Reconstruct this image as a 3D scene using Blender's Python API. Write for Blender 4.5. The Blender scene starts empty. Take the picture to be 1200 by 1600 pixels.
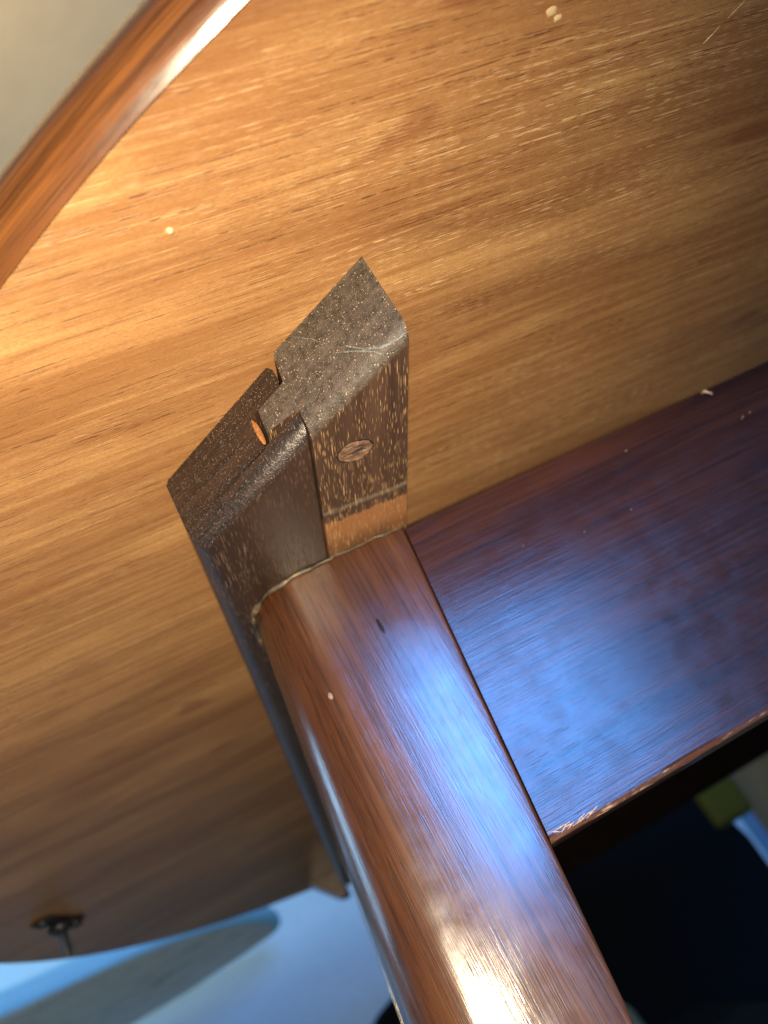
import bpy, bmesh, math, random
from mathutils import Vector, Matrix, noise as mn
random.seed(7)
S = bpy.context.scene
U = 0.17            # modelling unit: 17 cm, the gap between lens and table underside
ZC = 0.55           # lens height above the floor
def W(x, y, z): return Vector((x*U, y*U, ZC + z*U))

# ------------------------------------------------------------------ camera
cd = bpy.data.cameras.new('camera'); cam = bpy.data.objects.new('camera', cd); S.collection.objects.link(cam)
cd.sensor_fit = 'VERTICAL'; cd.sensor_height = 36; cd.lens = 36*1230/1600
right = Vector((0.88617769, 0.01847445, -0.46297709)); down = Vector((-0.39814376, 0.54145947, -0.74047498)); fwd = Vector((0.23700346, 0.84052385, 0.48718479))
cam.matrix_world = Matrix(((right.x, -down.x, -fwd.x, 0), (right.y, -down.y, -fwd.y, 0), (right.z, -down.z, -fwd.z, ZC), (0, 0, 0, 1)))
cd.clip_start = 0.01; cd.clip_end = 100
cd.dof.use_dof = True; cd.dof.focus_distance = 0.232; cd.dof.aperture_fstop = 9.0
S.camera = cam
# ------------------------------------------------------------------ world, lamps, exposure
w = bpy.data.worlds.new('World'); S.world = w; w.use_nodes = True
w.node_tree.nodes['Background'].inputs[0].default_value = (1.0, 0.80, 0.58, 1)
w.node_tree.nodes['Background'].inputs[1].default_value = 0.085
S.view_settings.view_transform = 'Standard'; S.view_settings.look = 'None'; S.view_settings.exposure = 0; S.view_settings.gamma = 1
def lamp(name, typ, loc, power, color, **kw):
    d = bpy.data.lights.new(name, typ); o = bpy.data.objects.new(name, d); S.collection.objects.link(o)
    d.energy = power; d.color = color; o.location = loc
    for k, v in kw.items():
        if k == 'aim': o.rotation_euler = (Vector(v) - o.location).to_track_quat('-Z', 'Y').to_euler()
        else: setattr(d, k, v)
    return o
lamp('torch', 'SPOT', W(-0.07, -0.25, -0.15), 15.0, (1.0, 0.825, 0.57), shadow_soft_size=0.006, spot_size=math.radians(134), spot_blend=1.0, aim=W(-0.38, 1.15, 0.65))
lamp('window_light', 'AREA', (0.80, -2.3, 1.12), 116, (0.085, 0.36, 1.0), shape='RECTANGLE', size=0.88, size_y=0.84, aim=(0.80, 0.3, 1.12))
lamp('side_window_light', 'AREA', (-2.7, 1.3, 1.55), 46, (0.32, 0.66, 1.0), shape='RECTANGLE', size=1.2, size_y=1.1, aim=(-0.5, 2.9, 1.0))
lamp('ceiling_fill', 'AREA', (-0.6, -0.5, 1.3), 9.5, (1.0, 0.78, 0.50), shape='DISK', size=0.4, spread=math.radians(75), aim=(-0.1, 0.35, 2.4))  # warm fill added to brighten the ceiling, not a lamp of the room

# ------------------------------------------------------------------ node helper
class N:
    def __init__(s, name):
        s.m = bpy.data.materials.new(name); s.m.use_nodes = True
        s.t = s.m.node_tree; s.b = s.t.nodes['Principled BSDF']
        s.co = s.t.nodes.new('ShaderNodeTexCoord').outputs['Object']
    def n(s, typ, **kw):
        o = s.t.nodes.new(typ)
        for k, v in kw.items(): setattr(o, k, v)
        return o
    def put(s, sock, v):
        if hasattr(v, 'is_output'): s.t.links.new(v, sock)
        elif v is not None:
            if isinstance(v, (tuple, list)) and len(v) == 3 and sock.type == 'RGBA': v = (*v, 1)
            sock.default_value = v
    def mp(s, v, scale=(1, 1, 1), rot=(0, 0, 0), loc=(0, 0, 0)):
        o = s.n('ShaderNodeMapping'); s.put(o.inputs[0], v); o.inputs[1].default_value = loc; o.inputs[2].default_value = rot; o.inputs[3].default_value = scale
        return o.outputs[0]
    def noise(s, v, scale=1, detail=2, rough=0.5, dist=0.0):
        o = s.n('ShaderNodeTexNoise'); s.put(o.inputs['Vector'], v); o.inputs['Scale'].default_value = scale; o.inputs['Detail'].default_value = detail
        o.inputs['Roughness'].default_value = rough; o.inputs['Distortion'].default_value = dist
        return o.outputs[0]
    def vor(s, v, scale=1, rnd=1.0):
        o = s.n('ShaderNodeTexVoronoi'); s.put(o.inputs['Vector'], v); o.inputs['Scale'].default_value = scale; o.inputs['Randomness'].default_value = rnd
        return o.outputs['Distance'], o.outputs['Color']
    def ramp(s, f, *stops, interp='LINEAR'):
        o = s.n('ShaderNodeValToRGB'); s.put(o.inputs[0], f); e = o.color_ramp.elements; o.color_ramp.interpolation = interp
        while len(e) < len(stops): e.new(0.5)
        for i, (p, c) in enumerate(stops):
            e[i].position = p; e[i].color = (*c, 1) if isinstance(c, tuple) else (c, c, c, 1)
        return o.outputs[0]
    def mix(s, f, a, b, mode='MIX'):
        o = s.n('ShaderNodeMix', data_type='RGBA', blend_type=mode); s.put(o.inputs[0], f); s.put(o.inputs[6], a); s.put(o.inputs[7], b)
        return o.outputs[2]
    def math(s, op, a, b=None, c=None):
        o = s.n('ShaderNodeMath', operation=op); s.put(o.inputs[0], a); s.put(o.inputs[1], b)
        if c is not None: s.put(o.inputs[2], c)
        return o.outputs[0]
    def sep(s, v):
        o = s.n('ShaderNodeSeparateXYZ'); s.put(o.inputs[0], v); return o.outputs
    def step(s, f, a, b):
        o = s.n('ShaderNodeMapRange'); o.interpolation_type = 'SMOOTHSTEP'; s.put(o.inputs[0], f); o.inputs[1].default_value = a; o.inputs[2].default_value = b
        return o.outputs[0]
    def warp(s, v, freq, amt):
        o = s.n('ShaderNodeTexNoise'); s.put(o.inputs['Vector'], s.mp(v, freq)); o.inputs['Scale'].default_value = 1; o.inputs['Detail'].default_value = 2
        a = s.n('ShaderNodeVectorMath', operation='SUBTRACT'); s.put(a.inputs[0], o.outputs['Color']); a.inputs[1].default_value = (.5, .5, .5)
        b = s.n('ShaderNodeVectorMath', operation='MULTIPLY'); s.put(b.inputs[0], a.outputs[0]); b.inputs[1].default_value = amt
        c = s.n('ShaderNodeVectorMath', operation='ADD'); s.put(c.inputs[0], v); s.put(c.inputs[1], b.outputs[0])
        return c.outputs[0]
    def dashes(s, v, scale, width, share, seed=0):
        d, c = s.vor(s.mp(v, scale, loc=(seed, seed*1.7, seed*.6)), 1, 1.0)
        r = s.sep(c)
        on = s.step(r[0], 1-share-.02, 1-share+.02)
        return s.math('MULTIPLY', s.step(d, width, width*.45), s.math('MULTIPLY', on, r[1]))
    def bump(s, h, strength, dist=0.001, prev=None):
        o = s.n('ShaderNodeBump'); o.inputs['Strength'].default_value = strength; o.inputs['Distance'].default_value = dist; s.put(o.inputs['Height'], h)
        if prev is not None: s.put(o.inputs['Normal'], prev)
        return o.outputs[0]
    def out(s, color, rough=0.5, spec=0.5, normal=None, coat=0, coat_rough=0.2, coat_normal=None, metal=0):
        b = s.b; s.put(b.inputs['Base Color'], color); s.put(b.inputs['Roughness'], rough); s.put(b.inputs['Specular IOR Level'], spec)
        s.put(b.inputs['Coat Weight'], coat); s.put(b.inputs['Coat Roughness'], coat_rough); s.put(b.inputs['Metallic'], metal)
        if normal is not None: s.put(b.inputs['Normal'], normal)
        if coat_normal is not None: s.put(b.inputs['Coat Normal'], coat_normal)
        return s.m
def plain(name, color, rough=0.6, spec=0.5, scale=60, var=0.15, bumpy=0.1, coat=0, metal=0):
    k = N(name); f = k.noise(k.co, scale, 4, .6)
    c = k.mix(k.ramp(f, (.3, 0.0), (.7, 1.0)), tuple(x*(1-var) for x in color), tuple(min(1, x*(1+var)) for x in color))
    return k.out(c, rough, spec, k.bump(f, bumpy, .002), coat, metal=metal)

# ------------------------------------------------------------------ materials
def top_material():
    k = N('tabletop_veneer')
    g = k.mp(k.co, rot=(0, 0, math.radians(-1)))
    g = k.warp(g, (5, 12, 1), (0.0, .006, 0)); g = k.warp(g, (30, 90, 1), (0, .0006, 0))
    bands = k.noise(k.mp(g, (3.2, 22, 1), loc=(.4, .3, 0)), 1, 3, .55, .3)
    col = k.ramp(bands, (.32, (.165, .074, .029)), (.46, (.258, .131, .052)), (.58, (.315, .165, .066)), (.72, (.375, .207, .082)))
    bl = k.noise(k.mp(g, (14, 50, 1)), 1, 4, .6)
    col = k.mix(k.ramp(bl, (.34, .42), (.56, 0.0)), col, (.175, .068, .020))
    col = k.mix(k.ramp(bl, (.54, 0.0), (.76, .4)), col, (.48, .29, .11))
    st = k.noise(k.mp(g, (11, 420, 1)), 1, 3, .6)
    col = k.mix(k.ramp(st, (.36, .38), (.52, 0.0)), col, (.17, .068, .022))
    col = k.mix(k.ramp(st, (.54, 0.0), (.74, .28)), col, (.54, .33, .14))
    gn = k.noise(k.mp(g, (900, 1500, 1)), 1, 2, .65)
    col = k.mix(k.ramp(gn, (.3, .32), (.62, 0.0)), col, (.15, .06, .02))
    # open pores: long hair-fine grooves, dark in some places, filled pale in others
    densA = k.noise(k.mp(g, (7, 34, 1), loc=(3, 1, 0)), 1, 3, .6)
    densB = k.noise(k.mp(g, (8, 38, 1), loc=(8, 2, 0)), 1, 3, .6)
    brk = k.noise(k.mp(g, (240, 1300, 1)), 1, 2, .6)
    l1 = k.noise(k.mp(g, (26, 1750, 1), loc=(1, 4, 0)), 1, 1, .4); l2 = k.noise(k.mp(g, (28, 1650, 1), loc=(7, 9, 0)), 1, 1, .4)
    pale = k.math('MULTIPLY', k.math('MULTIPLY', k.step(l1, .60, .69), k.step(brk, .40, .58)), k.ramp(densA, (.38, .10), (.62, 1.0)))
    dark = k.math('MULTIPLY', k.math('MULTIPLY', k.step(l2, .59, .68), k.step(brk, .58, .42)), k.ramp(densB, (.38, .22), (.60, 1.0)))
    px = k.ramp(k.math('ADD', k.sep(k.co)[0], .5), (.16, .30), (.30, 1.0))   # pores filled pale mostly toward the right
    lp2 = k.math('MULTIPLY', px, k.math('MULTIPLY', k.dashes(g, (130, 1900, 1), .40, .26, 5.1), k.ramp(densA, (.50, 0.0), (.62, 1.0))))
    col = k.mix(k.math('MULTIPLY', dark, .70), col, (.085, .030, .010))
    col = k.mix(k.math('MULTIPLY', k.math('MULTIPLY', pale, px), .58), col, (.64, .42, .20))
    col = k.mix(k.math('MULTIPLY', lp2, .5), col, (.74, .60, .42))
    lp4 = k.math('MULTIPLY', px, k.math('MULTIPLY', k.dashes(g, (185, 2300, 1), .42, .62, 21.3), k.ramp(densA, (.34, .25), (.58, 1.0))))
    col = k.mix(k.math('MULTIPLY', lp4, .38), col, (.66, .45, .25))
    kn = k.noise(k.mp(g, (26, 60, 1), loc=(1.3, 6, 0)), 1, 1, .4)
    col = k.mix(k.ramp(kn, (.71, 0.0), (.78, .55)), col, (.15, .05, .018))
    h = k.math('SUBTRACT', k.math('MULTIPLY', st, .6), k.math('ADD', k.math('MULTIPLY', pale, .6), k.math('MULTIPLY', dark, 1.0)))
    h = k.math('ADD', h, k.math('MULTIPLY', gn, .4))
    return k.out(col, k.ramp(st, (.3, .36), (.7, .48)), .5, k.bump(h, .40, .0006))
def varnish(name, dark, mid, light, axis, coat_rough=.16, seed=0.0, fade=None, polar=None, coat=1.0):
    """stained hardwood under a clear coat; axis = grain direction 'X', 'Y', 'Z'"""
    k = N(name)
    if polar:                     # grain bent round the disc: angle times radius, radius, height
        p = k.sep(k.co); cm = k.n('ShaderNodeCombineXYZ')
        k.put(cm.inputs[0], k.math('MULTIPLY', k.math('ARCTAN2', p[1], p[0]), polar))
        k.put(cm.inputs[1], k.math('SQRT', k.math('ADD', k.math('MULTIPLY', p[0], p[0]), k.math('MULTIPLY', p[1], p[1])))); k.put(cm.inputs[2], p[2])
        k.co = cm.outputs[0]
    def sc(along, across): return tuple(along if a == axis else across for a in 'XYZ')
    g = k.warp(k.co, sc(5, 20), tuple(0 if a == axis else .004 for a in 'XYZ'))
    b = k.noise(k.mp(g, sc(3, 34), loc=(seed, seed, seed)), 1, 4, .6, .4)
    col = k.ramp(b, (.30, dark), (.52, mid), (.75, light))
    if fade is not None: col = fade(k, col)
    st = k.noise(k.mp(g, sc(13, 640)), 1, 3, .65)
    col = k.mix(k.ramp(st, (.36, .60), (.56, 0.0)), col, tuple(x*.4 for x in dark))
    fi = k.noise(k.mp(g, sc(110, 2600)), 1, 2, .6)
    col = k.mix(k.ramp(fi, (.56, 0.0), (.78, .25)), col, light)
    dp = k.dashes(g, sc(90, 1700), .34, .40, 3.3)
    col = k.mix(k.math('MULTIPLY', dp, .4), col, tuple(x*.3 for x in dark))
    big = k.noise(k.co, 90, 4, .6)
    h = k.math('SUBTRACT', k.math('ADD', k.math('MULTIPLY', fi, .8), k.math('MULTIPLY', st, 1.3)), k.math('MULTIPLY', dp, .45))
    h = k.math('ADD', h, k.math('MULTIPLY', big, .14))
    nb = k.bump(h, .40, .0005); nc = k.bump(h, .11, .0004)
    return k.out(col, .50, .10, nb, coat, k.ramp(big, (.3, coat_rough), (.7, coat_rough+.10)), nc)
def runner_material(name, base, fleck, dusty=False, band=False):
    k = N(name)
    geo = k.n('ShaderNodeNewGeometry'); nrm = k.sep(geo.outputs['Normal'])
    p = k.sep(k.co)
    g = k.warp(k.co, (30, 6, 30), (.0012, 0, .0012))
    # long grain: pale pores running along Y
    b = k.noise(k.mp(g, (120, 8, 120)), 1, 4, .6)
    long_ = k.mix(k.ramp(b, (.3, 0.0), (.7, 1.0)), tuple(x*.55 for x in base), tuple(x*1.35 for x in base))
    den = k.noise(k.mp(k.co, (70, 30, 70)), 1, 2, .5)
    d1 = k.math('MULTIPLY', k.dashes(g, (1750, 120, 1750), .50, .62, 1.2), k.ramp(den, (.38, .12), (.58, 1.0)))
    d2 = k.dashes(g, (2400, 230, 2400), .48, .48, 6.4)
    fl = k.math('MAXIMUM', d1, k.math('MULTIPLY', d2, .7))
    if band:
        wob = k.noise(k.mp(k.co, (150, 40, 1)), 1, 5, .7)
        yy = k.math('ADD', p[1], k.math('MULTIPLY', k.math('SUBTRACT', wob, .5), .0065))
        yb = k.math('SUBTRACT', yy, k.math('MULTIPLY', p[0], .10))        # stain line is not quite square
        y0 = 1.384*U - TB.y + .10*(-(.36*U - TB.x))
        bare = k.step(yb, y0-.0009, y0+.0010)
        deep = k.step(yb, y0+.008, y0+.020)
        bw = k.mix(deep, (.20, .088, .036), (.080, .035, .014))
        bw = k.mix(k.ramp(b, (.35, .5), (.65, 0.0)), bw, (.16, .07, .025))
        long_ = k.mix(bare, long_, bw)
        gl = k.math('MULTIPLY', k.step(yb, y0-.0085, y0-.0070), k.step(yb, y0-.0048, y0-.0060))
        long_ = k.mix(k.math('MULTIPLY', gl, k.ramp(wob, (.35, 0.1), (.6, .55))), long_, (.17, .14, .11))
    long_ = k.mix(k.math('MULTIPLY', fl, .85 if dusty else .6), long_, fleck)
    # end grain: fine pores as dots, faint rings
    e1, ec = k.vor(k.mp(k.co, (1900, 1900, 1900)), 1, 1.0); ecs = k.sep(ec)
    dots = k.math('MULTIPLY', k.step(e1, .44, .20), k.step(ecs[0], .55, .62))
    e2, fc = k.vor(k.mp(k.co, (1250, 1250, 1250), loc=(3, 3, 3)), 1, 1.0); fcs = k.sep(fc)
    specks = k.math('MULTIPLY', k.step(e2, .34, .18), k.step(fcs[0], .74, .84))
    ring = k.noise(k.mp(k.co, (30, 30, 420), rot=(.25, .35, 0)), 1, 3, .6, 1.2)
    gr = k.noise(k.co, 420, 4, .7)
    if dusty:
        sm = k.noise(k.mp(k.co, (60, 60, 300), rot=(0, .65, 0)), 1, 4, .7)
        ec_ = k.mix(k.ramp(gr, (.3, 0.0), (.7, 1.0)), (.014, .0105, .008), (.070, .053, .040))
        ec_ = k.mix(k.ramp(sm, (.45, 0.0), (.72, .45)), ec_, (.10, .078, .060))
        ec_ = k.mix(k.math('MULTIPLY', dots, .55), ec_, (.27, .185, .11))
        ec_ = k.mix(k.math('MULTIPLY', specks, .6), ec_, (.42, .31, .20))
    else:
        ec_ = k.mix(k.ramp(ring, (.38, 0.0), (.62, 1.0)), (.0055, .0035, .003), (.024, .012, .0075))
        ec_ = k.mix(k.math('MULTIPLY', dots, .35), ec_, (.11, .08, .058))
        ec_ = k.mix(k.math('MULTIPLY', specks, .35), ec_, (.35, .25, .17))
    edge = k.math('ADD', k.math('MULTIPLY', nrm[1], -1.0), k.math('MULTIPLY', k.math('SUBTRACT', gr, .5), .55 if dusty else .3))
    isend = k.step(edge, .12 if dusty else .22, .34 if dusty else .48)
    col = k.mix(isend, long_, ec_)
    hl = k.math('SUBTRACT', k.math('MULTIPLY', b, .5), k.math('MULTIPLY', fl, .7))
    he = k.math('ADD', k.math('MULTIPLY', gr, .9), k.math('MULTIPLY', dots, .8))
    hm = k.n('ShaderNodeMix', data_type='FLOAT'); k.put(hm.inputs[0], isend); k.put(hm.inputs[2], hl); k.put(hm.inputs[3], he)
    nb = k.bump(hm.outputs[0], .6, .0007)
    return k.out(col, .55 if dusty else .42, .35 if dusty else .5, nb, 0 if dusty else .45, .38, nb)

# ------------------------------------------------------------------ mesh helpers
def tag(o, label=None, cat=None, group=None, kind=None):
    for a, v in (('label', label), ('category', cat), ('group', group), ('kind', kind)):
        if v: o[a] = v
    return o
def empty(name, loc, label, cat, group=None):
    o = bpy.data.objects.new(name, None); S.collection.objects.link(o); o.location = loc; o.empty_display_size = .05
    return tag(o, label, cat, group)
def link(name, bm, mats, parent=None, smooth=35, origin=None, label=None):
    """bm is in world metres; it is stored relative to its parent's place"""
    base = Vector((0, 0, 0)); q = parent
    while q is not None: base += q.location; q = q.parent
    me = bpy.data.meshes.new(name)
    bmesh.ops.recalc_face_normals(bm, faces=bm.faces)
    loc = Vector((0, 0, 0)) if origin is None else Vector(origin) - base
    bmesh.ops.translate(bm, verts=bm.verts, vec=-(base + loc))
    bm.to_mesh(me); bm.free()
    for m in (mats if isinstance(mats, (list, tuple)) else [mats]): me.materials.append(m)
    if smooth:
        for p in me.polygons: p.use_smooth = True
        me.set_sharp_from_angle(angle=math.radians(smooth))
    o = bpy.data.objects.new(name, me); S.collection.objects.link(o); o.location = loc
    if parent is not None: o.parent = parent
    if label: o['label'] = label
    return o
def box(bm, c, s, bev=0.0, rz=0.0, seg=3, rx=0.0):
    t = bmesh.new(); bmesh.ops.create_cube(t, size=1)
    bmesh.ops.scale(t, verts=t.verts, vec=s)
    if bev: bmesh.ops.bevel(t, geom=t.edges[:], offset=bev, segments=seg, affect='EDGES', profile=.5)
    t.transform(Matrix.Translation(c) @ Matrix.Rotation(rz, 4, 'Z') @ Matrix.Rotation(rx, 4, 'X'))
    me = bpy.data.meshes.new('t'); t.to_mesh(me); t.free(); bm.from_mesh(me); bpy.data.meshes.remove(me)
    return bm
def tube(bm, pts, rad, n=10, jitter=0.0, cap=True):
    rings = []
    for i, p in enumerate(pts):
        p = Vector(p); a = Vector(pts[max(0, i-1)]); b = Vector(pts[min(len(pts)-1, i+1)])
        d = (b-a).normalized(); u = d.orthogonal().normalized() if i == 0 else (rings_u - d*rings_u.dot(d)).normalized()
        rings_u = u; v = d.cross(u); r = rad[i] if isinstance(rad, (list, tuple)) else rad
        rings.append([bm.verts.new(p + (u*math.cos(2*math.pi*j/n) + v*math.sin(2*math.pi*j/n))*r*(1+jitter*random.uniform(-1, 1))) for j in range(n)])
    for r0, r1 in zip(rings, rings[1:]):
        for j in range(n): bm.faces.new((r0[j], r0[(j+1) % n], r1[(j+1) % n], r1[j]))
    if cap: bm.faces.new(rings[0][::-1]); bm.faces.new(rings[-1])
    return bm
def lathe(bm, prof, n, cx=0, cy=0, cap_first=False, cap_last=False):
    rings = [[bm.verts.new((cx + r*math.cos(2*math.pi*i/n), cy + r*math.sin(2*math.pi*i/n), z)) for i in range(n)] for r, z in prof]
    for a, b in zip(rings, rings[1:]):
        for i in range(n): bm.faces.new((a[i], a[(i+1) % n], b[(i+1) % n], b[i]))
    if cap_first: bm.faces.new(rings[0][::-1])
    if cap_last: bm.faces.new(rings[-1])
    return bm
def blob(bm, c, r, flat=(1, 1, 1), jit=.12, sub=2):
    t = bmesh.new(); bmesh.ops.create_icosphere(t, subdivisions=sub, radius=1)
    sd = random.uniform(0, 50)
    for v in t.verts:
        v.co *= 1 + jit*mn.noise(v.co*1.6 + Vector((sd, sd, 0)))
        v.co = Vector((v.co.x*flat[0]*r, v.co.y*flat[1]*r, v.co.z*flat[2]*r)) + Vector(c)
    me = bpy.data.meshes.new('t'); t.to_mesh(me); t.free(); bm.from_mesh(me); bpy.data.meshes.remove(me)
    return bm

# ------------------------------------------------------------------ setting: wall, ceiling, floor
wall_m = plain('wall_paint', (.72, .78, .80), .7, .3, 30, .03, .05)
ceil_m = plain('ceiling_paint', (.54, .42, .24), .8, .2, 14, .05, .05)
floor_m = plain('floor_boards', (.36, .28, .18), .5, .4, 18, .3, .1)
bm = bmesh.new(); box(bm, (0, 2.95, 1.2), (6.4, .1, 2.4)); tag(link('back_wall', bm, wall_m, smooth=0), kind='structure')
bm = bmesh.new(); box(bm, (0, .0, 2.45), (6.4, 6.0, .1)); tag(link('ceiling', bm, ceil_m, smooth=0), kind='structure')
bm = bmesh.new(); box(bm, (0, .0, -.05), (6.4, 6.0, .1)); tag(link('floor', bm, floor_m, smooth=0), kind='structure')

# ------------------------------------------------------------------ the table
CX, CY, R = 2.031, 3.546, 3.52
TB = Vector((CX*U, CY*U, 0))
table = empty('round_table', TB, 'round brown wooden table seen from beneath, with its dark slide runners, leg and rail', 'table')
M_top = top_material()
M_edge = varnish('edge_varnish', (.020, .006, .0025), (.066, .020, .005), (.19, .068, .013), 'X', .18, 2.0, None, .6)
def leg_fade(k, col):
    p = k.sep(k.co)
    a = k.noise(k.mp(k.co, (40, 40, 12)), 1, 3, .6)
    dk = k.ramp(a, (.38, .5), (.62, 0.0))
    return k.mix(dk, col, (.028, .009, .005))
M_leg = varnish('leg_varnish', (.024, .0072, .0030), (.056, .0185, .0058), (.105, .040, .0115), 'Z', .15, 4.0, leg_fade)
M_rail = varnish('rail_varnish', (.011, .0031, .0012), (.026, .0070, .0024), (.052, .0150, .0042), 'X', .16, 7.0, coat=.58)
M_rail_shade = plain('rail_shade', (.006, .0028, .0018), .9, .1, 60, .4, .1)  # far rail: shade beneath the table put into a near-black colour
M_run_a = runner_material('runner_lacquered', (.020, .0095, .006), (.17, .10, .052))
M_run_b = runner_material('runner_bare', (.046, .024, .016), (.44, .27, .13), True, True)
M_raw = plain('raw_wood', (.40, .28, .19), .75, .3, 900, .5, .5)
M_orange = plain('raw_orange_wood', (.22, .085, .018), .6, .4, 700, .35, .4)
gk = N('dried_glue'); gf = gk.noise(gk.co, 150, 4, .65)
M_glue = gk.out(gk.ramp(gf, (.38, (.028, .023, .017)), (.52, (.075, .06, .042)), (.62, (.24, .13, .030))), .5, .5, gk.bump(gf, .6, .001))
M_black = plain('blackened_metal', (.012, .012, .014), .4, .5, 200, .2, .1)
M_steel = plain('steel', (.5, .5, .5), .3, .5, 200, .1, .05, metal=1)
M_drip = plain('dried_drip', (.46, .33, .18), .45, .5, 400, .12, .2)

# tabletop: veneered disc and its solid moulded edge
bm = bmesh.new()
lathe(bm, [(R*U*.9999, ZC+U), (R*U, ZC+U+.0004), (R*U, ZC+U*1.15)], 360, TB.x, TB.y, True, True)
top = link('tabletop', bm, M_top, table, smooth=30)
bm = bmesh.new()
rho = .082; cr, cz = R+.0035-rho*math.cos(math.radians(62)), .9985+rho*math.sin(math.radians(62))
prof = [(R+.0012, 1.06), (R+.0012, 1.0005)]
for i in range(25):
    a = math.radians(-62 + 142*i/24)
    prof.append((cr + rho*math.cos(a), cz + rho*math.sin(a)))
prof.append((R+.0012, prof[-1][1]))
lathe(bm, [(r*U, ZC + z*U) for r, z in prof], 360, TB.x, TB.y)
link('edge_moulding', bm, M_edge, top, smooth=50)

# slide runners: tongue of one in the groove of the other
def runner(name, outline, yend, yfar, r, lean, wspan, mat):
    """prism with a slanted end whose lower edge is rounded over by r; lean tips the end face back as it goes down"""
    bm = bmesh.new(); rings = []
    for i in range(8):
        a = math.pi/2*i/7; ring = []
        for x, z in outline:
            wgt = min(1, max(0, 1 - (z-zb)/wspan))
            zz = z + r*(1-math.sin(a))*wgt
            y = yend(x) + r*(1-math.cos(a))*wgt + lean*(1-max(zz, .86))
            ring.append(bm.verts.new(W(x, y, zz)))
        rings.append(ring)
    rings.append([bm.verts.new(W(x, yfar(x), z)) for x, z in outline])
    n = len(outline)
    for a, b in zip(rings, rings[1:]):
        for i in range(n): bm.faces.new((a[i], a[(i+1) % n], b[(i+1) % n], b[i]))
    bm.faces.new(rings[0][::-1]); bm.faces.new(rings[-1])
    bmesh.ops.remove_doubles(bm, verts=bm.verts, dist=2e-6)
    bmesh.ops.triangulate(bm, faces=[f for f in bm.faces if len(f.verts) > 4])
    return link(name, bm, mat, table, smooth=34)
ya = lambda x: 1.268 - .814*(x-.008)
yb = lambda x: .8958 + .761*(.4604-x)
far = lambda x: 5.72 + .7*x
zb = .8255
rc = .040
arc = [(.008 + rc - rc*math.cos(math.pi/2*i/7), zb + rc - rc*math.sin(math.pi/2*i/7)) for i in range(8)]
out_a = [(.008, .992), (.008, .97)] + arc + [(.12, zb), (.258, zb), (.2622, zb+.006), (.2622, .862), (.258, .868), (.192, .868), (.192, .945), (.2585, .945), (.2625, .955), (.2625, .985), (.256, .9995), (.016, .9995)]
ra = runner('slide_runner', out_a, ya, far, .046, 0, .042, M_run_a)
ra['label'] = 'dark lacquered slide runner with a groove'
out_b = [(.4604, .9995), (.276, .9995), (.272, .992), (.266, .940), (.209, .937), (.205, .889), (.266, .876), (.2655, zb), (.36, zb), (.457, zb), (.4604, zb+.005)]
rb = runner('slide_runner', out_b, yb, far, .036, .13, .045, M_run_b)
rb['label'] = 'slide runner with a dusty grey end and a tongue'
def end_b(x, z, d=.001):
    y = yb(x) + .13*(1-max(z, .86))
    if z < zb+.036: y += .036 - math.sqrt(max(0, .036**2 - (zb+.036-z)**2))
    return W(x, y-d, z)
bm = bmesh.new()                      # an old scrape across the grey end
def scrape(pts, w0, n=26):
    o = []; seg = len(pts)-1
    for i in range(n+1):
        t = i/n*seg; j = min(seg-1, int(t)); u = t-j
        x = pts[j][0]*(1-u)+pts[j+1][0]*u; z = pts[j][1]*(1-u)+pts[j+1][1]*u
        o.append(end_b(x, z + .0016*mn.noise(Vector((x*160, 1, 0))), .0))
    tube(bm, o, [max(.00006, w0*math.sin(math.pi*(i+.6)/(n+1.2))**.6*(.75+.6*mn.noise(Vector((i*.7, 5, 0))))) for i in range(n+1)], 6, .2)
scrape([(.372, .898), (.396, .860), (.417, .842), (.442, .835), (.4600, .833)], .00055)
scrape([(.352, .905), (.378, .878), (.402, .848), (.412, .838)], .00030)
scrape([(.318, .985), (.336, .958), (.352, .925)], .00018)
link('scrape', bm, plain('scraped_wood', (.15, .15, .135), .6, .4, 900, .5, .6), rb)
bm = bmesh.new()
for x, z, s in ((.196, .905, 1),):
    c = W(x-.002, ya(x)-.0005, .905)
    blob(bm, c, .0013, (.75, .45, 4.2), .25)
link('bare_chip', bm, M_orange, ra)
# plug over the screw in the bare runner
bm = bmesh.new()
c = W(.345, 1.172, zb)
rr = []
for q, (rd, dz) in enumerate(((.0060, .0004), (.0060, -.0002), (.0054, -.00055), (.0040, -.0004), (.0022, -.0003))):
    ring = []
    for i in range(30):
        a = 2*math.pi*i/30; wv = 1 + (.12*mn.noise(Vector((math.cos(a)*1.6, math.sin(a)*1.6, 4))) + .06*mn.noise(Vector((math.cos(a)*5, math.sin(a)*5, q*.4))))
        x = math.cos(a)*rd*wv; y = math.sin(a)*rd*wv*.80
        ring.append(bm.verts.new(c + Vector((x*.97-y*.22, x*.22+y*.97, dz + .0003*mn.noise(Vector((x*700, y*700, q)))))))
    rr.append(ring)
for r0, r1 in zip(rr, rr[1:]):
    for j in range(30): bm.faces.new((r0[j], r0[(j+1) % 30], r1[(j+1) % 30], r1[j]))
bm.faces.new(rr[-1])
plugm = N('plug_wood'); f = plugm.noise(plugm.mp(plugm.co, (200, 500, 500)), 1, 4, .7); f2 = plugm.noise(plugm.co, 220, 3, .6)
pc = plugm.ramp(f, (.3, (.05, .028, .018)), (.5, (.13, .068, .044)), (.74, (.30, .20, .14)))
pc = plugm.mix(plugm.ramp(f2, (.50, 0.0), (.64, .8)), pc, (.045, .028, .02))
link('screw_plug', bm, plugm.out(pc, .7, .3, plugm.bump(f, .8, .001)), rb)
bm = bmesh.new(); rim = []; rim_r = []
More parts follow.
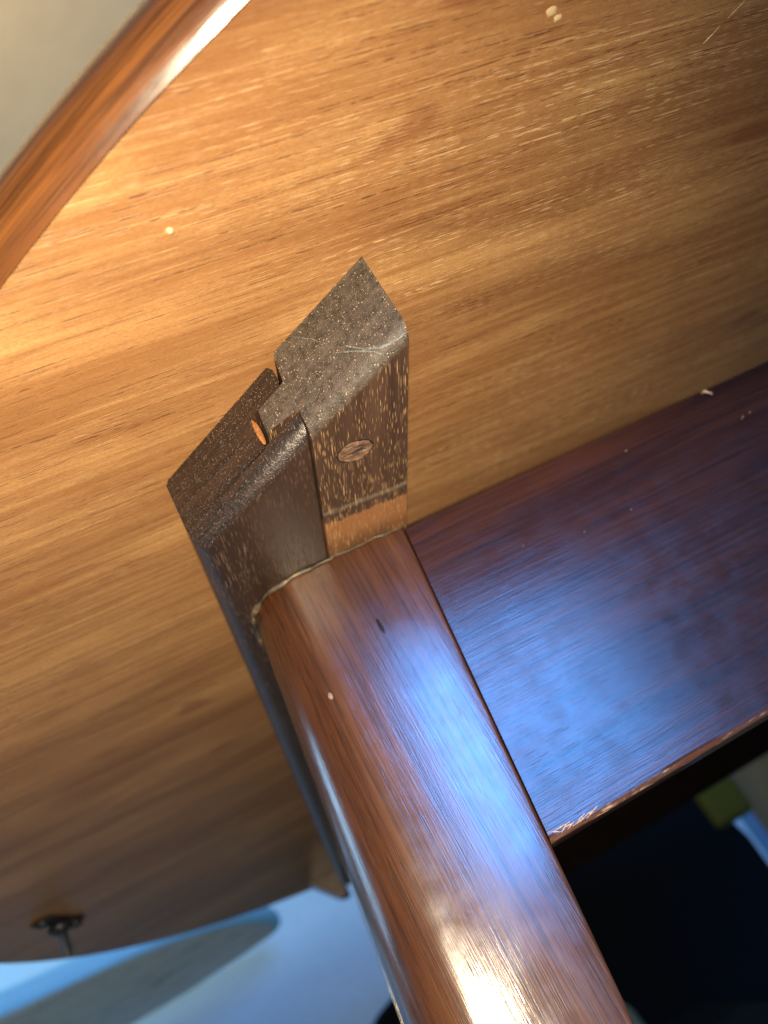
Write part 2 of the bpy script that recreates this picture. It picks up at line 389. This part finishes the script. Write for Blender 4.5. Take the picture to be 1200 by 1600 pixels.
for i in range(37):                     # torn, shadowed rim of the hole
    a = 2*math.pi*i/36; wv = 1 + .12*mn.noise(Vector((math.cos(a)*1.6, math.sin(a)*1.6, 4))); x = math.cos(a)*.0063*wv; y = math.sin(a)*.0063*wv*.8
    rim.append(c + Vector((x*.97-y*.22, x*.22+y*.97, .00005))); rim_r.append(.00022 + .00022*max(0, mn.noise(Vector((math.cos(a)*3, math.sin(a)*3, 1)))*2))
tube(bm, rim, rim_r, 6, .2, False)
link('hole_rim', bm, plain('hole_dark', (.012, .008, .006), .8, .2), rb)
bm = bmesh.new()
tube(bm, [c + Vector(v) for v in ((-.0040, -.0008, -.0003), (-.001, .0002, -.0004), (.0015, -.0002, -.0004), (.0042, .0007, -.0003))], [.0001, .0003, .0003, .0001], 6, .3)
link('crack', bm, M_black, rb)
# far block behind the runner's end
bm = bmesh.new()
tri = [(-.20, .9985), (.035, .9985), (.035, .822), (-.015, .820), (-.05, .835)]
a = [bm.verts.new(W(x, 6.02, z)) for x, z in tri]; b = [bm.verts.new(W(x, 6.27, z)) for x, z in tri]
for i in range(5): bm.faces.new((a[i], a[(i+1) % 5], b[(i+1) % 5], b[i]))
bm.faces.new(a[::-1]); bm.faces.new(b)
bmesh.ops.bevel(bm, geom=bm.edges[:], offset=.001, segments=2, affect='EDGES')
link('corner_block', bm, M_leg, table)

# leg: rounded outer corner, slightly crowned face, splayed outward and tapering
LF = 1.517
def leg_section(z):
    t = zb - z
    xl = .066 - .082*t + (.006*t*t if t < 1.5 else .018*t-.0135); xr = .4475 - .1165*t + (0 if t < 1.1 else .03*(t-1.1))
    rad = .125*(1-.1*t/4)
    back = LF + .40*(1-.14*t/4)
    pts = [(xl, back), (xl, LF+rad+.12)]
    n = 12
    xc = xl+.125
    xm = (xl+xr)/2 + .06
    crown = lambda x: LF + .30*((x-xm)**2 - (xc-xm)**2)
    for i in range(n+1):
        a = math.pi - (math.pi/2)*i/n
        pts.append((xc + rad*math.cos(a), LF + rad - rad*math.sin(a) + .0))
    m = 9; x0 = xc; x1 = xr-.007
    for i in range(1, m+1):
        x = x0 + (x1-x0)*i/m; pts.append((x, crown(x)))
    y1 = crown(x1)
    for i in range(1, 5):
        a = math.pi/2*i/4; pts.append((x1 + .007*math.sin(a), y1 + .007 - .007*math.cos(a)))
    pts.append((xr, back))
    return pts
zs = [zb-.003] + [zb - .003 - .06*i for i in range(1, 40)] + [-1.9, -2.4, -2.9, -ZC/U+.03]
bm = bmesh.new(); rings = []
for z in zs: rings.append([bm.verts.new(W(x, y, z)) for x, y in leg_section(z)])
n = len(rings[0])
for r0, r1 in zip(rings, rings[1:]):
    for j in range(n): bm.faces.new((r0[j], r0[(j+1) % n], r1[(j+1) % n], r1[j]))
bm.faces.new(rings[0][::-1]); bm.faces.new(rings[-1])
leg = link('leg', bm, M_leg, table, smooth=60)
bm = bmesh.new()
z0 = -ZC/U; fp = leg_section(z0+.03); mx = sum(p[0] for p in fp)/len(fp)
a = [bm.verts.new(W(x, y, z0+.03)) for x, y in fp]; b = [bm.verts.new(W(x, y, z0+.0005)) for x, y in fp]
for j in range(n): bm.faces.new((a[j], a[(j+1) % n], b[(j+1) % n], b[j]))
bm.faces.new(a[::-1]); bm.faces.new(b)
link('foot_pad', bm, M_black, leg)
# the other three legs (out of the picture or hidden behind rail and front leg)
for mx_, my_ in ((1, -1), (-1, 1), (-1, -1)):
    o = leg.copy(); S.collection.objects.link(o); o.parent = table
    me = leg.data.copy(); o.data = me
    me.transform(Matrix.Diagonal((1 if mx_ == 1 else -1, 1 if my_ == 1 else -1, 1, 1)))
    if mx_*my_ < 0: me.flip_normals()

# bead of dried glue where the leg meets the runners
bm = bmesh.new()
sec = leg_section(zb-.003)[1:]
line = [Vector((x, y)) for x, y in sec if x < .457]
dense = []
for p, q in zip(line, line[1:]):
    kk = max(1, int((q-p).length/.006))
    for i in range(kk): dense.append(p.lerp(q, i/kk))
pts, rad = [], []
for i, p in enumerate(dense):
    f = p.x
    amp = .00125 if f < .16 else (.0009 if f < .27 else .00055)
    rad.append(max(.00012, amp*(.72 + 1.1*mn.noise(Vector((i*.17, 2, 0))) + .35*mn.noise(Vector((i*.5, 9, 0))))))
    o = -.012 if p.x > .1 else 0
    pts.append(W(p.x + (-.004 if p.x < .15 else 0), p.y-.004, zb-.003 - .004*mn.noise(Vector((i*.22, 7, 0)))))
tube(bm, pts, rad, 8, .10)
link('glue_bead', bm, M_glue, leg, smooth=60)
# marks on the leg
bm = bmesh.new()
def face_pt(x, z, d=0): 
    s = leg_section(z); best = min(s[2:], key=lambda p: abs(p[0]-x)); return W(x, best[1]-d, z)
def split_strip(bm, a, b, w0, thick, n=10, wob=.3):
    pts = [Vector(a).lerp(Vector(b), i/n) + Vector((random.uniform(-1, 1)*w0*wob, 0, 0)) for i in range(n+1)]
    tube(bm, pts, [max(.00008, w0*math.sin(math.pi*(i+.35)/(n+.7))*random.uniform(.6, 1.1)) for i in range(n+1)], 6, .2)
box_c = face_pt(.132, .544, 0)
blob(bm, box_c, .0011, (.75, .35, 1.25), .2); link('paint_chip', bm, plain('chip_wood', (.15, .09, .05), .6), leg)
bm = bmesh.new(); blob(bm, face_pt(.289, .628, -.0006), .0013, (.55, .35, 2.8), .1); link('dent', bm, plain('dent_dark', (.008, .006, .007), .5, .2), leg)

# apron rail to the right of the leg
def seam_x(z): return .4475 - .1165*(zb - z)
zr0, zr1, ry, rt = .1087, .8245, 1.522, .100
xr_end = 2*CX - .50
bm = bmesh.new()
nx = 60
sec = [(ry+rt, zr1), (ry+rt, zr0), (ry+.0095, zr0), (ry+.0045, zr0+.0015), (ry, zr0+.0085), (ry, zr0+.014), (ry, zr1-.004), (ry+.004, zr1)]
rows = []
for i in range(nx+1):
    t = i/nx; row = []
    for j, (y, z) in enumerate(sec):
        x0 = seam_x(z)+.0028; x = x0 + (xr_end-(x0-.36)*.2-x0)*t**1.6
        wob = .0022*mn.noise(Vector((x*18, 1, 0))) + .0016*mn.noise(Vector((x*55, 3, 0))) if j in (3, 4) else 0
        row.append(bm.verts.new(W(x, y + max(0, wob)*1.2, z + max(0, wob))))
    rows.append(row)
m = len(sec)
for r0, r1 in zip(rows, rows[1:]):
    for j in range(m):
        f = bm.faces.new((r0[j], r0[(j+1) % m], r1[(j+1) % m], r1[j]))
        if j in (2, 3): f.material_index = 1
bm.faces.new(rows[0][::-1]); bm.faces.new(rows[-1])
wk = N('worn_edge'); f = wk.noise(wk.mp(wk.co, (60, 300, 300)), 1, 4, .65); f2 = wk.noise(wk.mp(wk.co, (260, 600, 600)), 1, 3, .6)
wc = wk.mix(wk.ramp(f, (.56, 0.0), (.66, 1.0)), (.065, .023, .009), (.42, .29, .18))
wc = wk.mix(wk.ramp(f2, (.35, .7), (.5, 0.0)), wc, (.05, .02, .01))
M_worn = wk.out(wc, .6, .4, wk.bump(f2, .8, .0008))
rail = link('apron_rail', bm, [M_rail, M_worn], table, smooth=25)
for p in rail.data.polygons:
    if p.area > 1e-5 and abs(p.normal.y) > .99: p.use_smooth = False      # the broad face is planed flat
bm = bmesh.new()
for i in range(9):                        # torn fibres at the near corner of the worn edge
    x = seam_x(zr0) + .012 + .085*(i/9)**1.2 + random.uniform(-.004, .004)
    split_strip(bm, W(x, ry-.0005, zr0+.006+random.uniform(0, .020)*(1-i/10)*.7), W(x+random.uniform(.015, .035), ry-.0006, zr0+.008+random.uniform(0, .009)), .00024, 0, 7)
link('splinter', bm, M_raw, rail)
bm = bmesh.new()
tube(bm, [W(1.30, ry+.01, .822), W(1.304, ry-.008, .817), W(1.316, ry-.008, .800)], [.0004, .0006, .0002], 8, .2)
link('dried_drip', bm, M_drip, rail)
for x, z, L in ((1.33, .706, .012), (1.36, .712, .006), (1.02, .76, .006), (.80, .62, .003), (.66, .655, .0025), (.93, .62, .002)):
    bm = bmesh.new(); split_strip(bm, W(x, ry-.0004, z), W(x+L, ry-.0004, z+L*.5), .00018, 0, 5); link('scratch', bm, M_drip, rail)
# torn lip along the seam, on the leg's edge
bm = bmesh.new()
for z0_, z1_, w_ in ((.345, .30, .00032), (.30, .235, .00045), (.44, .40, .0002), (.50, .46, .00018), (.58, .55, .0002)):
    split_strip(bm, W(seam_x(z0_)-.007, ry-.0025, z0_), W(seam_x(z1_)-.006, ry-.0015, z1_), w_, 0, 9)
split_strip(bm, W(seam_x(.285)-.014, LF+.004, .295), W(seam_x(.20)-.027, LF+.002, .21), .00065, 0, 10)
link('splinter', bm, M_raw, leg)

# rails on the far side and the short sides
bm = bmesh.new(); c = W(CX, 5.44, (.187+.8245)/2); box(bm, c, ((2*CX-.9)*U, .022, (.8245-.187)*U), .0012); link('apron_rail', bm, M_rail_shade, table, smooth=25)
for sx in (-1, 1):
    bm = bmesh.new(); box(bm, W(CX + sx*(CX-.30), 3.546, (.187+.8245)/2), (.022, 3.1*U, (.8245-.187)*U), .0012); link('apron_rail', bm, M_rail, table, smooth=25)

# marks on the tabletop
bm = bmesh.new(); blob(bm, W(.790, .582, 1.0), .00145, (1.25, .85, .28), .3); blob(bm, W(.803, .594, 1.0), .00105, (1.2, .8, .28), .3); link('paint_drip', bm, M_drip, top)
bm = bmesh.new(); blob(bm, W(.1572, .7308, .9995), .0011, (1, .9, .8), .1); link('paint_drip', bm, M_drip, top)
for (x0, y0), (x1, y1), w_ in (((1.126, .711), (1.152, .689), .00022), ((1.165, .680), (1.205, .648), .00016)):
    bm = bmesh.new(); split_strip(bm, W(x0, y0, .9999), W(x1, y1, .9999), w_, 0, 9, .5); link('scratch', bm, plain('scratch_pale', (.42, .33, .25), .6, .4, 500, .2), top)

# leaf catch screwed under the far half
hk = W(-1.1386, 3.775, 1.0)
bm = bmesh.new(); d = Vector((.2, .98, 0)).normalized(); ang = math.atan2(d.y, d.x)
box(bm, hk + Vector((0, 0, -.0012)), (.050, .015, .0022), .001, ang)
catch = link('leaf_catch', bm, M_black, table, origin=hk)
bm = bmesh.new(); blob(bm, hk + Vector((0, 0, -.006)), .0092, (1, 1, .55), .03); link('boss', bm, M_black, catch)
bm = bmesh.new(); tube(bm, [hk + Vector((0, .0, -.008)), hk + Vector((.0, .0, -.024)), hk + Vector((0, 0, -.027))], [.0027, .0027, .0018], 12); link('pin', bm, M_black, catch)
for sg in (-1, 1):
    bm = bmesh.new(); blob(bm, hk + d*.022*sg + Vector((0, 0, -.003)), .0052, (1, 1, .6), .02); link('screw', bm, M_black, catch)

# ------------------------------------------------------------------ things behind the table
# ironing board, nose toward the right
ib = empty('ironing_board', (-1.0, 2.1, 0), 'ironing board with pale cover and mottled grey underside beyond the far table edge', 'ironing board')
H = .35; zB = ZC + H
outl = [(-2.1, 2.05), (-1.75, 1.62), (-1.3, 1.585), (-.95, 1.63), (-.668, 1.748), (-.45, 1.852), (-.33, 1.98), (-.25, 2.14), (-.205, 2.33), (-.20, 2.47), (-.225, 2.56), (-.30, 2.62), (-.385, 2.66), (-.56, 2.73), (-.85, 2.74), (-1.3, 2.70), (-1.75, 2.62)]
def curve(pts, k=6):
    o = []; n = len(pts)
    for i in range(n):
        p0, p1, p2, p3 = (Vector(pts[(i+j-1) % n]) for j in range(4))
        for s in range(k):
            t = s/k; o.append(.5*((2*p1) + (p2-p0)*t + (2*p0-5*p1+4*p2-p3)*t*t + (3*p1-p0-3*p2+p3)*t**3))
    return o
co = curve(outl); cc = Vector((-1.0, 2.15))
bm = bmesh.new(); rr = []
for sc_, z in ((.0, 0), (.93, 0), (.975, .001), (.985, .004)):
    if sc_ == 0: continue
    rr.append([bm.verts.new((*(cc + (p-cc)*sc_), zB + z)) for p in co])
for r0, r1 in zip(rr, rr[1:]):
    for j in range(len(co)): bm.faces.new((r0[j], r0[(j+1) % len(co)], r1[(j+1) % len(co)], r1[j]))
bm.faces.new(rr[0][::-1]); bm.faces.new(rr[-1])
k = N('board_underside'); f = k.noise(k.mp(k.co, (9, 16, 9)), 1, 3, .6); f2 = k.noise(k.mp(k.co, (1.5, 40, 4), rot=(0, 0, -.35)), 1, 3, .6)
kc = k.mix(k.ramp(f2, (.35, 0.0), (.65, 1.0)), (.66, .64, .57), (.86, .84, .76)); kc = k.mix(k.ramp(f, (.58, 0.0), (.66, .8)), kc, (.26, .26, .20))
link('mesh_panel', bm, k.out(kc, .6, .4), ib)
bm = bmesh.new(); rr = []
for sc_, z in ((.982, .003), (1.0, .004), (1.012, .012), (1.014, .03), (1.0, .044), (.96, .048)):
    rr.append([bm.verts.new((*(cc + (p-cc)*sc_), zB + z)) for p in co])
for r0, r1 in zip(rr, rr[1:]):
    for j in range(len(co)): bm.faces.new((r0[j], r0[(j+1) % len(co)], r1[(j+1) % len(co)], r1[j]))
bm.faces.new(rr[-1])
link('cover', bm, plain('cover_cloth', (.42, .80, .90), .8, .2, 120, .05, .1), ib)
for s in (-1, 1):
    bm = bmesh.new(); tube(bm, [(-1.75+s*.25, 2.15-.1*s, zB), (-1.75-s*.25, 2.15-.1*s, .02)], .012, 10)
    tube(bm, [(-1.75-s*.25, 1.9, .012), (-1.75-s*.25, 2.4, .012)], .012, 10); link('leg', bm, M_steel, ib)

# navy armchair
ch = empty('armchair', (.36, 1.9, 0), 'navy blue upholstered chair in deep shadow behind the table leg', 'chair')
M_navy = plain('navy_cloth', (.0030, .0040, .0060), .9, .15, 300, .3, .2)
def soft(name, c, s, bev, parent, mat=M_navy, rx=0):
    bm = bmesh.new(); box(bm, c, s, bev, 0, 6, rx); return link(name, bm, mat, parent, smooth=60)
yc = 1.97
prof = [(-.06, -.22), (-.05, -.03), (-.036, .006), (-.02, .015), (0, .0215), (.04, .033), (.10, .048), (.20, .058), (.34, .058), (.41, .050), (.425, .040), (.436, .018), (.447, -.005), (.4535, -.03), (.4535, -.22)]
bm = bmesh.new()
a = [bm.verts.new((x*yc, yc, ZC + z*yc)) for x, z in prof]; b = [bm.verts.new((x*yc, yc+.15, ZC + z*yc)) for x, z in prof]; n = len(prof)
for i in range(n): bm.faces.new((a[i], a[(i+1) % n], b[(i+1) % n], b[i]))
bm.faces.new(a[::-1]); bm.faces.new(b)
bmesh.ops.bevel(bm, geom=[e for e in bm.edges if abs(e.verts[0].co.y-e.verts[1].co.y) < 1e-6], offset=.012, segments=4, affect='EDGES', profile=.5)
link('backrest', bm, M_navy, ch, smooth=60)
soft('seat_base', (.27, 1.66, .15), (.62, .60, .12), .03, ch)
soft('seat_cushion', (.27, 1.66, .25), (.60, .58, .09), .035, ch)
for sx in (-1, 1):
    for sy in (-1, 1):
        bm = bmesh.new(); tube(bm, [(.27+sx*.26, 1.66+sy*.25, .10), (.27+sx*.27, 1.66+sy*.26, 0.0)], [.022, .014], 12); link('leg', bm, M_black, ch)
bm = bmesh.new(); box(bm, (.885, 2.04, .588), (.102, .20, .115), .018, 0, 4); box(bm, (.880, 1.945, .602), (.092, .02, .125), .009, 0, 4)
bl = link('blanket', bm, plain('olive_cloth', (.105, .078, .008), .9, .2, 200, .3, .3), smooth=60); tag(bl, 'folded olive cloth over the right corner of the navy chair back', 'cloth')
# small green cushion on the chair
bm = bmesh.new(); box(bm, (0, 0, 0), (.16, .07, .15), .034, 0, 5)
for v in bm.verts: v.co.x *= 1 - .15*abs(v.co.z)/.075
bm.transform(Matrix.Translation((.293, 1.62, .335)) @ Matrix.Rotation(-.6, 4, 'X'))
o = link('cushion', bm, plain('sage_cloth', (.19, .24, .17), .9, .2, 200, .15, .2), smooth=60); tag(o, 'small sage green cushion lying on the navy chair seat', 'cushion')
# panelled door in its frame, and an olive cloth over the chair's corner
dr = empty('door', (1.25, 2.88, 0), 'tan wooden door in a pale frame behind the navy chair', 'door')
M_tan = plain('tan_paint', (.26, .125, .032), .6, .4, 6, .2, .05)
bm = bmesh.new(); box(bm, (1.555, 2.885, 1.0), (.41, .03, 2.0), .004); link('door_leaf', bm, M_tan, dr)
bm = bmesh.new(); box(bm, (1.334, 2.875, 1.01), (.026, .06, 2.02), .006); link('jamb', bm, plain('jamb_paint', (.15, .26, .40), .4, .5, 20, .05), dr)
bm = bmesh.new(); blob(bm, (1.50, 2.83, 1.0), .03, (1, 1, 1), .0); link('handle', bm, M_steel, dr)
